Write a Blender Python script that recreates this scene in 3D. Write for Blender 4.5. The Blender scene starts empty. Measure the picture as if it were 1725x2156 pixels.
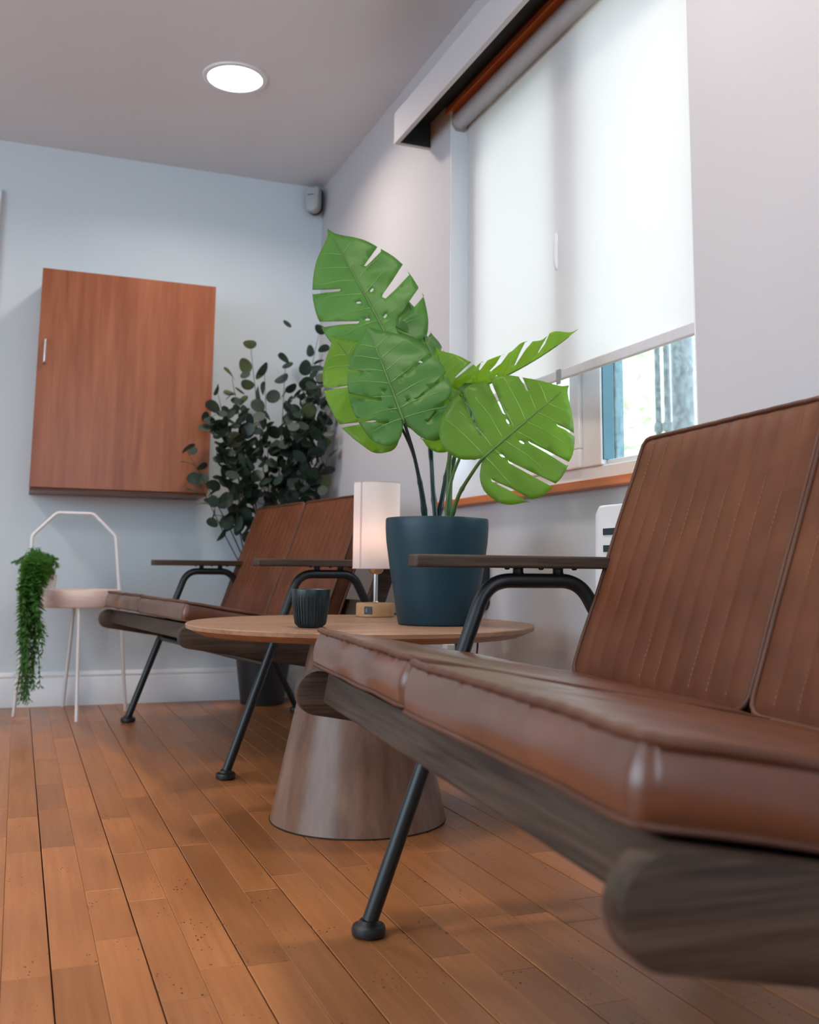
import bpy, bmesh, math, random
from mathutils import Vector, Matrix, noise
from mathutils.geometry import delaunay_2d_cdt

random.seed(7)
S = bpy.context.scene
COL = S.collection
R = math.radians

# ------------------------------------------------------------------ camera
W, D, H = 1.2475, 4.402, 2.355           # window wall x, back wall y, ceiling height
cam = bpy.data.objects.new('camera', bpy.data.cameras.new('camera'))
COL.objects.link(cam)
yaw, pitch, roll = .369341520, .139749303, .0110972691
fwd = Vector((math.sin(yaw) * math.cos(pitch), math.cos(yaw) * math.cos(pitch), math.sin(pitch)))
rt = Vector((math.cos(yaw), -math.sin(yaw), 0))
up = rt.cross(fwd)
r2 = math.cos(roll) * rt + math.sin(roll) * up
u2 = -math.sin(roll) * rt + math.cos(roll) * up
mw = Matrix((r2, u2, -fwd)).transposed().to_4x4()
mw.translation = (0, 0, .565)
cam.matrix_world = mw
cd = cam.data
cd.sensor_fit = 'VERTICAL'
cd.sensor_height = 36
cd.lens = 36 * 2101.5 / 2156
cd.shift_y = -(1078 - 902.4) / 2156
cd.clip_start = .02
cd.dof.use_dof = True
cd.dof.focus_distance = 1.85
cd.dof.aperture_fstop = 5.6
S.camera = cam

# ------------------------------------------------------------------ world, exposure
world = bpy.data.worlds.new('overcast_sky')
S.world = world
world.use_nodes = True
wn = world.node_tree
wn.nodes['Background'].inputs[0].default_value = (.66, .85, 1.0, 1)
wn.nodes['Background'].inputs[1].default_value = 6.2
S.view_settings.view_transform = 'Standard'
S.view_settings.look = 'None'
S.view_settings.gamma = 1
S.view_settings.use_curve_mapping = False
S.view_settings.exposure = 0.0
S.cycles.max_bounces = 6
S.cycles.diffuse_bounces = 3
S.cycles.glossy_bounces = 2
S.cycles.transmission_bounces = 3
S.cycles.transparent_max_bounces = 6
S.cycles.caustics_reflective = False
S.cycles.caustics_refractive = False
sun = bpy.data.objects.new('sun', bpy.data.lights.new('sun', 'SUN'))
COL.objects.link(sun)
sun.data.energy = 5.0
sun.data.angle = R(6)
sun.data.color = (1.0, .93, .82)
sun.rotation_euler = (0, R(-36), R(14))     # high sun from the far side of the house
DOWNLIGHT_W = 10.5
DOWNLIGHT_COL = (1.0, .89, .78)

# ------------------------------------------------------------------ materials
def _new(name):
    m = bpy.data.materials.new(name)
    m.use_nodes = True
    nt = m.node_tree
    return m, nt, nt.nodes['Principled BSDF']

def N(nt, typ, **kw):
    n = nt.nodes.new(typ)
    for k, v in kw.items():
        setattr(n, k, v)
    return n

def ramp(nt, fac, stops):
    r = N(nt, 'ShaderNodeValToRGB')
    e = r.color_ramp.elements
    while len(e) > 1:
        e.remove(e[0])
    e[0].position = stops[0][0]
    e[0].color = (*stops[0][1], 1)
    for p, c in stops[1:]:
        x = e.new(p)
        x.color = (*c, 1)
    nt.links.new(fac, r.inputs[0])
    return r.outputs[0]

def coords(nt, scale=(1, 1, 1), rot=(0, 0, 0), kind='Object', perobj=0.0):
    tc = N(nt, 'ShaderNodeTexCoord')
    mp = N(nt, 'ShaderNodeMapping')
    mp.inputs['Scale'].default_value = scale
    mp.inputs['Rotation'].default_value = rot
    nt.links.new(tc.outputs[kind], mp.inputs[0])
    if perobj:
        oi = N(nt, 'ShaderNodeObjectInfo')
        mul = N(nt, 'ShaderNodeMath', operation='MULTIPLY')
        mul.inputs[1].default_value = perobj
        nt.links.new(oi.outputs['Random'], mul.inputs[0])
        nt.links.new(mul.outputs[0], mp.inputs['Location'])
    return mp.outputs[0]

def noise_tex(nt, vec, scale, detail=4, rough=.55, dist=0.0):
    n = N(nt, 'ShaderNodeTexNoise')
    n.inputs['Scale'].default_value = scale
    n.inputs['Detail'].default_value = detail
    n.inputs['Roughness'].default_value = rough
    n.inputs['Distortion'].default_value = dist
    nt.links.new(vec, n.inputs['Vector'])
    return n.outputs['Fac']

def bump(nt, bsdf, h, strength=.2, dist=.002):
    b = N(nt, 'ShaderNodeBump')
    b.inputs['Strength'].default_value = strength
    b.inputs['Distance'].default_value = dist
    nt.links.new(h, b.inputs['Height'])
    nt.links.new(b.outputs[0], bsdf.inputs['Normal'])

def plain(name, col, rough=.5, metal=0, nscale=0, namp=.06, bstr=0, spec=.5):
    m, nt, b = _new(name)
    b.inputs['Roughness'].default_value = rough
    b.inputs['Metallic'].default_value = metal
    b.inputs['Specular IOR Level'].default_value = spec
    b.inputs['Base Color'].default_value = (*col, 1)
    if nscale:
        f = noise_tex(nt, coords(nt), nscale)
        lo = tuple(c * (1 - namp) for c in col)
        hi = tuple(min(1, c * (1 + namp)) for c in col)
        nt.links.new(ramp(nt, f, [(.3, lo), (.7, hi)]), b.inputs['Base Color'])
        if bstr:
            f2 = noise_tex(nt, coords(nt), nscale * 40)
            bump(nt, b, f2, bstr, .001)
    return m

def wood(name, dark, light, axis, rough=.45, fine=220, length=6, perobj=0.0, bstr=.15, coat=0, big=3.0, spec=.4):
    """grain runs along `axis`"""
    m, nt, b = _new(name)
    sc = [fine] * 3
    sc[axis] = length
    v = coords(nt, tuple(sc), perobj=perobj)
    f = noise_tex(nt, v, 1.0, 5, .6, .3)
    sc2 = [big * 9] * 3
    sc2[axis] = big * .8
    f2 = noise_tex(nt, coords(nt, tuple(sc2), perobj=perobj), 1.0, 3, .5, .8)
    mx = N(nt, 'ShaderNodeMath', operation='ADD')
    nt.links.new(f, mx.inputs[0])
    nt.links.new(f2, mx.inputs[1])
    hv = N(nt, 'ShaderNodeMath', operation='MULTIPLY')
    hv.inputs[1].default_value = .5
    nt.links.new(mx.outputs[0], hv.inputs[0])
    nt.links.new(ramp(nt, hv.outputs[0], [(.36, dark), (.64, light)]), b.inputs['Base Color'])
    b.inputs['Roughness'].default_value = rough
    b.inputs['Coat Weight'].default_value = coat
    b.inputs['Specular IOR Level'].default_value = spec
    b.inputs['Coat Roughness'].default_value = .2
    if bstr:
        bump(nt, b, f, bstr, .001)
    return m

def wall_mat(name, col, rough=.75):
    m, nt, b = _new(name)
    f = noise_tex(nt, coords(nt), 2.2, 1)
    lo = tuple(c * .965 for c in col)
    nt.links.new(ramp(nt, f, [(.3, lo), (.7, col)]), b.inputs['Base Color'])
    b.inputs['Roughness'].default_value = rough
    return m

def floor_mat():
    m, nt, b = _new('beech_floor')
    oi = N(nt, 'ShaderNodeObjectInfo')
    geo = N(nt, 'ShaderNodeNewGeometry')
    # grain along Y
    v = coords(nt, (90, 4, 90), perobj=37.0)
    f = noise_tex(nt, v, 1.0, 3, .6, .4)
    c0 = ramp(nt, f, [(.25, (.360, .126, .040)), (.75, (.470, .185, .064))])
    # plank to plank tone
    add = N(nt, 'ShaderNodeMath', operation='ADD')
    nt.links.new(oi.outputs['Random'], add.inputs[0])
    nt.links.new(geo.outputs['Random Per Island'], add.inputs[1])
    fr = N(nt, 'ShaderNodeMath', operation='FRACT')
    nt.links.new(add.outputs[0], fr.inputs[0])
    hs = N(nt, 'ShaderNodeHueSaturation')
    mr = N(nt, 'ShaderNodeMapRange')
    mr.inputs['To Min'].default_value = .88
    mr.inputs['To Max'].default_value = 1.10
    nt.links.new(fr.outputs[0], mr.inputs[0])
    nt.links.new(mr.outputs[0], hs.inputs['Value'])
    nt.links.new(c0, hs.inputs['Color'])
    # small dark pits and scuffs
    vo = N(nt, 'ShaderNodeTexVoronoi')
    vo.inputs['Scale'].default_value = 1.0
    nt.links.new(coords(nt, (115, 70, 115), (0, 0, .5), perobj=11.0), vo.inputs['Vector'])
    n3 = noise_tex(nt, coords(nt, (9, 9, 9), perobj=5.0), 1.0, 2)
    thr = N(nt, 'ShaderNodeMapRange')
    thr.inputs['From Min'].default_value = .40
    thr.inputs['From Max'].default_value = .75
    thr.inputs['To Min'].default_value = .0
    thr.inputs['To Max'].default_value = .24
    nt.links.new(n3, thr.inputs[0])
    lt = N(nt, 'ShaderNodeMath', operation='LESS_THAN')
    nt.links.new(vo.outputs['Distance'], lt.inputs[0])
    nt.links.new(thr.outputs[0], lt.inputs[1])
    big = noise_tex(nt, coords(nt, (5, 2.2, 5), perobj=3.0), 1.0, 2, .6)
    mr2 = N(nt, 'ShaderNodeMapRange')
    mr2.inputs['From Min'].default_value = .25
    mr2.inputs['From Max'].default_value = .75
    mr2.inputs['To Min'].default_value = .82
    mr2.inputs['To Max'].default_value = 1.1
    nt.links.new(big, mr2.inputs[0])
    mulc = N(nt, 'ShaderNodeMix', data_type='RGBA', blend_type='MULTIPLY')
    mulc.inputs['Factor'].default_value = 1
    nt.links.new(hs.outputs[0], mulc.inputs[6])
    nt.links.new(mr2.outputs[0], mulc.inputs[7])
    mixc = N(nt, 'ShaderNodeMix', data_type='RGBA')
    nt.links.new(lt.outputs[0], mixc.inputs['Factor'])
    nt.links.new(mulc.outputs[2], mixc.inputs[6])
    mixc.inputs[7].default_value = (.05, .025, .014, 1)
    nt.links.new(mixc.outputs[2], b.inputs['Base Color'])
    rr = N(nt, 'ShaderNodeMapRange')
    rr.inputs['To Min'].default_value = .26
    rr.inputs['To Max'].default_value = .44
    nt.links.new(big, rr.inputs[0])
    nt.links.new(rr.outputs[0], b.inputs['Roughness'])
    return m

def leather_mat(name, lo, hi, rough=.42, spec=.35, coat=0.0):
    m, nt, b = _new(name)
    f = noise_tex(nt, coords(nt, perobj=9.0), 7, 4, .6, .4)
    nt.links.new(ramp(nt, f, [(.3, lo), (.72, hi)]), b.inputs['Base Color'])
    f2 = noise_tex(nt, coords(nt), 420, 1)
    f3 = noise_tex(nt, coords(nt, perobj=4.0), 14, 1)
    rr = N(nt, 'ShaderNodeMapRange')
    rr.inputs['To Min'].default_value = rough - .08
    rr.inputs['To Max'].default_value = rough + .08
    nt.links.new(f3, rr.inputs[0])
    nt.links.new(rr.outputs[0], b.inputs['Roughness'])
    b.inputs['Specular IOR Level'].default_value = spec
    b.inputs['Coat Weight'].default_value = coat
    b.inputs['Coat Roughness'].default_value = .22
    bump(nt, b, f2, .12, .001)
    return m

def leaf_mat(name, lo, hi, trans, tcol, rough=.4, scale=14):
    m, nt, b = _new(name)
    f = noise_tex(nt, coords(nt, perobj=7.0), scale, 3)
    oi = N(nt, 'ShaderNodeObjectInfo')
    hs = N(nt, 'ShaderNodeHueSaturation')
    mr = N(nt, 'ShaderNodeMapRange')
    mr.inputs['To Min'].default_value = .75
    mr.inputs['To Max'].default_value = 1.25
    nt.links.new(oi.outputs['Random'], mr.inputs[0])
    nt.links.new(mr.outputs[0], hs.inputs['Value'])
    c = ramp(nt, f, [(.3, lo), (.7, hi)])
    nt.links.new(c, hs.inputs['Color'])
    nt.links.new(hs.outputs[0], b.inputs['Base Color'])
    b.inputs['Roughness'].default_value = rough
    tr = N(nt, 'ShaderNodeBsdfTranslucent')
    tr.inputs[0].default_value = (*tcol, 1)
    mx = N(nt, 'ShaderNodeMixShader')
    mx.inputs[0].default_value = trans
    out = nt.nodes['Material Output']
    nt.links.new(b.outputs[0], mx.inputs[1])
    nt.links.new(tr.outputs[0], mx.inputs[2])
    nt.links.new(mx.outputs[0], out.inputs[0])
    return m

def fabric_trans(name, col, trans, tcol, transp=0.0, weave=700):
    m, nt, b = _new(name)
    b.inputs['Base Color'].default_value = (*col, 1)
    b.inputs['Roughness'].default_value = .9
    w = noise_tex(nt, coords(nt, (weave, weave, weave * .25)), 1, 2)
    bump(nt, b, w, .15, .0005)
    tr = N(nt, 'ShaderNodeBsdfTranslucent')
    tr.inputs[0].default_value = (*tcol, 1)
    mx = N(nt, 'ShaderNodeMixShader')
    mx.inputs[0].default_value = trans
    nt.links.new(b.outputs[0], mx.inputs[1])
    nt.links.new(tr.outputs[0], mx.inputs[2])
    last = mx
    if transp:
        tp = N(nt, 'ShaderNodeBsdfTransparent')
        m2 = N(nt, 'ShaderNodeMixShader')
        m2.inputs[0].default_value = transp
        nt.links.new(mx.outputs[0], m2.inputs[1])
        nt.links.new(tp.outputs[0], m2.inputs[2])
        last = m2
    nt.links.new(last.outputs[0], nt.nodes['Material Output'].inputs[0])
    return m

def glow(name, col, strength):
    m, nt, b = _new(name)
    b.inputs['Base Color'].default_value = (.9, .9, .9, 1)
    b.inputs['Emission Color'].default_value = (*col, 1)
    b.inputs['Emission Strength'].default_value = strength
    return m

def glass_mat():
    m, nt, b = _new('window_glass')
    gl = N(nt, 'ShaderNodeBsdfGlossy')
    gl.inputs['Roughness'].default_value = .02
    tp = N(nt, 'ShaderNodeBsdfTransparent')
    tp.inputs[0].default_value = (.94, .97, .97, 1)
    di = N(nt, 'ShaderNodeBsdfTranslucent')
    di.inputs[0].default_value = (.8, .82, .8, 1)
    f = noise_tex(nt, coords(nt), 60, 4, .7)
    f2 = noise_tex(nt, coords(nt), 900, 2)
    mu = N(nt, 'ShaderNodeMath', operation='MULTIPLY')
    nt.links.new(f, mu.inputs[0])
    nt.links.new(f2, mu.inputs[1])
    mr = N(nt, 'ShaderNodeMapRange')
    mr.inputs['From Min'].default_value = .2
    mr.inputs['From Max'].default_value = .42
    mr.inputs['To Min'].default_value = .02
    mr.inputs['To Max'].default_value = .16
    nt.links.new(mu.outputs[0], mr.inputs[0])
    m1 = N(nt, 'ShaderNodeMixShader')
    m1.inputs[0].default_value = .05
    nt.links.new(tp.outputs[0], m1.inputs[1])
    nt.links.new(gl.outputs[0], m1.inputs[2])
    m2 = N(nt, 'ShaderNodeMixShader')
    nt.links.new(mr.outputs[0], m2.inputs[0])
    nt.links.new(m1.outputs[0], m2.inputs[1])
    nt.links.new(di.outputs[0], m2.inputs[2])
    nt.links.new(m2.outputs[0], nt.nodes['Material Output'].inputs[0])
    return m

M = {
    'wall_back': wall_mat('paint_pale_blue', (.645, .725, .775)),
    'wall_win': wall_mat('paint_pale_grey', (.545, .52, .54)),
    'ceiling': wall_mat('paint_ceiling', (.72, .735, .765)),
    'white': plain('white_gloss_paint', (.78, .81, .85), .35, nscale=4, namp=.03),
    'upvc': plain('white_upvc', (.78, .79, .82), .25, nscale=3, namp=.02),
    'floor': floor_mat(),
    'gap': plain('floor_joint_dark', (.02, .012, .008), .9, nscale=30),
    'leather': leather_mat('tan_leather', (.088, .026, .0105), (.150, .048, .0195), .52, .25),
    'leather_seat': leather_mat('tan_leather_seat', (.088, .026, .0105), (.150, .048, .0195), .36, .5, .45),
    'piping': leather_mat('leather_piping', (.075, .027, .015), (.120, .046, .024), .45),
    'thread': plain('stitch_thread', (.23, .105, .055), .7, nscale=200),
    'dark_wood_x': wood('dark_stained_wood_long_x', (.024, .0145, .0098), (.100, .067, .050), 0, .5, 260, 7, 3.0, spec=.22),
    'dark_wood_y': wood('dark_stained_wood_long_y', (.024, .0145, .0098), (.100, .067, .050), 1, .5, 260, 7, 3.0, spec=.22),
    'black_metal': plain('black_powder_coat', (.006, .009, .011), .38, .0, nscale=500, namp=.2, bstr=.05),
    'oak': wood('oak_veneer_top', (.245, .125, .068), (.40, .225, .135), 0, .42, 90, 5, 2.0, .06),
    'oak_v': wood('oak_veneer_cone', (.155, .078, .047), (.245, .136, .086), 2, .31, 55, 5, 5.0, .04, big=2.6),
    'cherry': wood('cherry_laminate', (.215, .062, .026), (.330, .112, .052), 2, .30, 45, 3, 1.0, 0, big=2.2),
    'cherry_dark': wood('cherry_edge', (.13, .042, .02), (.2, .07, .035), 0, .4, 60, 3, 1.0, 0),
    'sill': wood('orange_varnished_sill', (.46, .13, .042), (.60, .19, .070), 1, .3, 120, 5, 1.0, .05),
    'head_shade': wood('head_shade_brown', (.050, .024, .015), (.085, .042, .026), 1, .5, 120, 5, 1.0, .05),
    'pot': plain('teal_grey_matt_pot', (.009, .038, .056), .42, nscale=9, namp=.06, bstr=.08, spec=.35),
    'cup': plain('dark_ribbed_cup', (.007, .020, .026), .33, nscale=20, namp=.1),
    'rubber': plain('black_plastic', (.010, .011, .012), .45, nscale=60),
    'chrome': plain('polished_chrome', (.75, .76, .78), .15, 1.0, nscale=5, namp=.02),
    'brass': plain('brushed_brass', (.62, .42, .28), .35, 1.0, nscale=30),
    'bamboo': wood('pale_bamboo_base', (.40, .21, .09), (.52, .30, .14), 0, .45, 90, 6, 1.0, .05),
    'pink_wood': wood('pale_birch_tray', (.72, .53, .48), (.84, .67, .61), 0, .45, 60, 5, 1.0, .05),
    'white_metal': plain('white_powder_coat', (.74, .72, .72), .4, nscale=40, namp=.02),
    'soil': plain('brown_soil', (.03, .02, .013), .95, nscale=60, namp=.5, bstr=.5),
    'monstera': leaf_mat('monstera_leaf', (.055, .165, .038), (.105, .240, .060), .46, (.40, .70, .13), .46),
    'monstera_yellow_lit': leaf_mat('monstera_leaf_yellow_lit', (.095, .215, .030), (.160, .310, .050), .55, (.66, .92, .15), .44),  # slightly yellower leaves, brightened further with backlight painted into the colour
    'rib_dark': plain('monstera_midrib', (.085, .18, .035), .5, nscale=30, namp=.2),
    'rib_light': plain('monstera_vein', (.27, .46, .13), .5, nscale=30, namp=.15),
    'stem_green': plain('green_stem', (.075, .14, .035), .42, nscale=25, namp=.25),
    'stem_dark': plain('teal_dark_stem', (.010, .035, .036), .35, nscale=25, namp=.3),
    'euc': leaf_mat('eucalyptus_leaf', (.016, .034, .026), (.034, .060, .044), .12, (.06, .10, .05), .5, 30),
    'euc_pale': leaf_mat('eucalyptus_leaf_pale', (.075, .100, .045), (.13, .155, .075), .25, (.2, .24, .1), .5, 30),
    'twig': plain('brown_twig', (.05, .042, .034), .7, nscale=40, namp=.2),
    'dark_pot': plain('charcoal_pot', (.012, .014, .017), .45, nscale=10, namp=.1),
    'fern': leaf_mat('fern_green', (.030, .125, .028), (.085, .26, .045), .30, (.2, .5, .07), .5, 60),
    'blind': fabric_trans('white_blind_fabric', (.80, .79, .80), .52, (.93, .85, .82), 0),
    'blind_bar': plain('blind_hem', (.62, .60, .63), .6, nscale=50, namp=.03),
    'roll': plain('rolled_cloth_shaded', (.42, .41, .43), .7, nscale=50, namp=.03),  # same blind cloth, greyed so the colour carries the shading on the roll
    'grey_plastic': plain('grey_plastic', (.30, .30, .31), .45, nscale=30),
    'silver': plain('satin_aluminium', (.55, .55, .57), .35, .9, nscale=40),
    'glass': glass_mat(),
    'teal_reflect': plain('teal_reflection_tint', (.04, .12, .155), .35, nscale=10, namp=.08),
    'sensor': plain('sensor_white', (.42, .43, .44), .4, nscale=20, namp=.03),
    'sensor_dark': plain('sensor_shadow_gap', (.04, .03, .025), .8, nscale=40),
    'shade': fabric_trans('linen_lamp_shade', (.80, .74, .74), .45, (.9, .80, .76), 0, 300),
    'shade_seam': fabric_trans('linen_shade_seam', (.74, .58, .53), .3, (.8, .6, .5), 0, 300),
    'heater': plain('white_heater_shell', (.70, .69, .71), .35, nscale=6, namp=.02),
    'slot': plain('dark_teal_slot', (.012, .03, .032), .7, nscale=30),
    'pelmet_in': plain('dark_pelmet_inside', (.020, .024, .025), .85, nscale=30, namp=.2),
    'pipe': plain('grey_drain_pipe', (.085, .085, .095), .5, nscale=30, namp=.25),
    'hedge': leaf_mat('hedge_leaf', (.55, .53, .38), (.74, .70, .55), .40, (.66, .66, .48), .6, 3),
    'grass': plain('lawn_ground', (.20, .22, .11), .95, nscale=3, namp=.3),
    'outer_wall': plain('outside_render', (.55, .53, .50), .9, nscale=3, namp=.08),
    'lamp_disc': glow('downlight_diffuser', (1.0, .95, .90), 9.0),
    'bulb': glow('warm_bulb', (1.0, .60, .40), 5.0),
}

M['lamp_disc'].cycles.emission_sampling = 'NONE'      # the lamp inside the fitting lights the room

# ------------------------------------------------------------------ mesh helpers
class MB:
    def __init__(self):
        self.v, self.f = [], []
    def add(self, verts, faces):
        o = len(self.v)
        self.v += [tuple(p) for p in verts]
        self.f += [tuple(i + o for i in f) for f in faces]
        return self
    def box(self, x0, x1, y0, y1, z0, z1):
        v = [(x, y, z) for z in (z0, z1) for y in (y0, y1) for x in (x0, x1)]
        return self.add(v, [(0, 2, 3, 1), (4, 5, 7, 6), (0, 1, 5, 4), (2, 6, 7, 3), (0, 4, 6, 2), (1, 3, 7, 5)])
    def tube(self, pts, rad, seg=12, cap=True, closed=False):
        P = [Vector(p) for p in pts]
        n = len(P)
        rr = rad if hasattr(rad, '__len__') else [rad] * n
        T = []
        for i in range(n):
            a = P[(i - 1) % n] if (closed or i > 0) else P[i]
            b = P[(i + 1) % n] if (closed or i < n - 1) else P[i]
            T.append((b - a).normalized())
        ref = Vector((0, 0, 1)) if abs(T[0].z) < .9 else Vector((1, 0, 0))
        nrm = (ref - ref.dot(T[0]) * T[0]).normalized()
        vs = []
        for i in range(n):
            nrm = (nrm - nrm.dot(T[i]) * T[i]).normalized()
            bn = T[i].cross(nrm)
            for k in range(seg):
                a = 2 * math.pi * k / seg
                vs.append(P[i] + rr[i] * (math.cos(a) * nrm + math.sin(a) * bn))
        fs = []
        m = n if closed else n - 1
        for i in range(m):
            for k in range(seg):
                a, b = i * seg + k, i * seg + (k + 1) % seg
                c, d = ((i + 1) % n) * seg + (k + 1) % seg, ((i + 1) % n) * seg + k
                fs.append((a, b, c, d))
        if cap and not closed:
            fs.append(tuple(range(seg - 1, -1, -1)))
            fs.append(tuple((n - 1) * seg + k for k in range(seg)))
        return self.add(vs, fs)
    def lathe(self, prof, seg=48, c=(0, 0, 0), cap0=True, cap1=True, mod=None):
        vs = []
        for i, (r, z) in enumerate(prof):
            for k in range(seg):
                a = 2 * math.pi * k / seg
                q = r + (mod(i, a) if mod else 0)
                vs.append((c[0] + q * math.cos(a), c[1] + q * math.sin(a), c[2] + z))
        fs = []
        for i in range(len(prof) - 1):
            for k in range(seg):
                fs.append((i * seg + k, i * seg + (k + 1) % seg, (i + 1) * seg + (k + 1) % seg, (i + 1) * seg + k))
        if cap0:
            fs.append(tuple(range(seg - 1, -1, -1)))
        if cap1:
            fs.append(tuple((len(prof) - 1) * seg + k for k in range(seg)))
        return self.add(vs, fs)
    def prism(self, outline, h0, h1, to3d):
        """outline: list of 2D pts, to3d(a, b, h) -> xyz"""
        n = len(outline)
        vs = [to3d(a, b, h0) for a, b in outline] + [to3d(a, b, h1) for a, b in outline]
        fs = [tuple(range(n - 1, -1, -1)), tuple(range(n, 2 * n))]
        fs += [(i, (i + 1) % n, n + (i + 1) % n, n + i) for i in range(n)]
        return self.add(vs, fs)
    def build(self, name, mat, parent=None, smooth=None, bevel=0, seg=2, sub=0, loc=None):
        me = bpy.data.meshes.new(name)
        me.from_pydata(self.v, [], self.f)
        bm = bmesh.new()
        bm.from_mesh(me)
        bmesh.ops.recalc_face_normals(bm, faces=bm.faces)
        if bevel:
            ed = [e for e in bm.edges if len(e.link_faces) == 2 and e.calc_face_angle(0) > R(35)]
            bmesh.ops.bevel(bm, geom=ed, offset=bevel, segments=seg, affect='EDGES', profile=.5)
        bm.to_mesh(me)
        bm.free()
        if smooth is not None:
            me.polygons.foreach_set('use_smooth', [True] * len(me.polygons))
            me.update()
            if smooth < 179:
                me.set_sharp_from_angle(angle=R(smooth))
        me.materials.append(mat if not isinstance(mat, str) else M[mat])
        o = bpy.data.objects.new(name, me)
        COL.objects.link(o)
        if parent is not None:
            o.parent = parent
        if loc is not None:
            o.location = loc
        if sub:
            md = o.modifiers.new('sub', 'SUBSURF')
            md.levels = md.render_levels = sub
        return o

def tag(o, label=None, cat=None, group=None, kind=None):
    if label: o['label'] = label
    if cat: o['category'] = cat
    if group: o['group'] = group
    if kind: o['kind'] = kind
    return o

def thing(name, loc, label, cat, rotz=0.0, group=None, kind=None):
    o = bpy.data.objects.new(name, None)
    o.empty_display_size = .05
    COL.objects.link(o)
    o.location = loc
    o.rotation_euler = (0, 0, rotz)
    return tag(o, label, cat, group, kind)

def box_obj(name, mat, x0, x1, y0, y1, z0, z1, parent=None, bevel=.002, seg=2):
    return MB().box(x0, x1, y0, y1, z0, z1).build(name, mat, parent, bevel=bevel, seg=seg)

def struct(o, label=None):
    return tag(o, label, kind='structure')

def spline(pts, n=8):
    """Catmull-Rom through pts"""
    P = [Vector(p) for p in pts]
    P = [2 * P[0] - P[1]] + P + [2 * P[-1] - P[-2]]
    out = []
    for i in range(1, len(P) - 2):
        for k in range(n):
            t = k / n
            a, b, c, d = P[i - 1], P[i], P[i + 1], P[i + 2]
            out.append(.5 * ((2 * b) + (c - a) * t + (2 * a - 5 * b + 4 * c - d) * t * t + (3 * b - a - 3 * c + d) * t ** 3))
    out.append(P[-2])
    return out

def fillet(pts, rad, n=8):
    """polyline with rounded corners"""
    P = [Vector(p) for p in pts]
    rr = rad if hasattr(rad, '__len__') else [rad] * len(P)
    out = [P[0]]
    for i in range(1, len(P) - 1):
        a, b, c = P[i - 1], P[i], P[i + 1]
        d1, d2 = (a - b).normalized(), (c - b).normalized()
        ang = d1.angle(d2)
        t = rr[i] / math.tan(ang / 2)
        t = min(t, .49 * (a - b).length, .49 * (c - b).length)
        p1, p2 = b + d1 * t, b + d2 * t
        for k in range(n + 1):
            s = k / n
            out.append((1 - s) ** 2 * p1 + 2 * s * (1 - s) * b + s * s * p2)
    out.append(P[-1])
    return out

# ================================================================== THE ROOM
XL, YR = -3.2, -2.4          # left wall, rear wall
# floor slab under the boards, then every stave of the two-strip boards
fl = MB().box(XL - .1, W + .2, YR - .1, D + .1, -.12, -.010).build('floor', 'gap')
struct(fl, 'worn two-strip beech floor boards')
BW = .1307
KNOWN = {(-1, 1): [1.56, 2.21], (0, 0): [1.58, 2.23, 2.57], (0, 1): [1.67, 1.92, 2.2], (1, 0): [1.84, 2.14], (1, 1): [1.51, 2.15],
         (2, 0): [1.5, 2.16], (2, 1): [1.83], (3, 1): [2.08], (3, 0): [1.6, 1.9], (5, 1): [1.56], (6, 1): [1.6], (5, 0): [1.22],
         (7, 0): [1.88], (4, 0): [1.44]}
rng = random.Random(3)
staves = []
for b in range(-25, 9):
    for half in (0, 1):
        x0 = .078 + BW * b + (.0011 if half == 0 else BW / 2 + .0002)
        x1 = .078 + BW * b + (BW / 2 - .0002 if half == 0 else BW - .0011)
        x1 = min(x1, W - .002)
        if x1 - x0 < .01 or x1 < XL:
            continue
        ks = sorted(KNOWN.get((b, half), []))
        cuts = list(ks) if ks else [rng.uniform(1.3, 1.8)]
        while cuts[-1] < D:
            cuts.append(cuts[-1] + rng.choice((.33, .42, .5, .62)) + rng.uniform(-.05, .05))
        while cuts[0] > YR:
            cuts.insert(0, cuts[0] - rng.choice((.33, .42, .5, .62)) - rng.uniform(-.05, .05))
        i = 0
        while i < len(cuts) - 2:      # drop slivers
            if cuts[i + 1] - cuts[i] < .16 and cuts[i + 1] not in ks:
                cuts.pop(i + 1)
            else:
                i += 1
        for a, c in zip(cuts[:-1], cuts[1:]):
            a, c = max(a, YR), min(c, D - .001)
            if c - a > .02:
                staves.append((x0, x1, a + .0004, c - .0004, rng.uniform(-.0003, .0003)))
def stave_key(s):   # staves in view first
    xm, ym = (s[0] + s[1]) / 2, (s[2] + s[3]) / 2
    return 0 if (xm > -.42 and ym > .62) else 1
near = [s for s in staves if stave_key(s) == 0]
rest = [s for s in staves if stave_key(s)]
if len(near) > 298:
    near.sort(key=lambda s: -s[0]); rest += near[298:]; near = near[:298]
for x0, x1, a, c, dz in near:
    cx, cy = (x0 + x1) / 2, (a + c) / 2
    hx, hy, e = (x1 - x0) / 2, (c - a) / 2, .0007
    m = MB()
    m.add([(-hx, -hy, -.012), (hx, -hy, -.012), (hx, hy, -.012), (-hx, hy, -.012),
           (-hx, -hy, -e), (hx, -hy, -e), (hx, hy, -e), (-hx, hy, -e),
           (-hx + e, -hy + e, 0), (hx - e, -hy + e, 0), (hx - e, hy - e, 0), (-hx + e, hy - e, 0)],
          [(0, 1, 5, 4), (1, 2, 6, 5), (2, 3, 7, 6), (3, 0, 4, 7), (4, 5, 9, 8), (5, 6, 10, 9), (6, 7, 11, 10), (7, 4, 8, 11), (8, 9, 10, 11)])
    m.build('plank', 'floor', fl, loc=(cx, cy, -.0003 + dz))
m = MB()
for x0, x1, a, c, dz in rest:
    m.box(x0, x1, a, c, -.012, -.0003 + dz)
tag(m.build('plank_field', 'floor', fl), kind='stuff')

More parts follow.
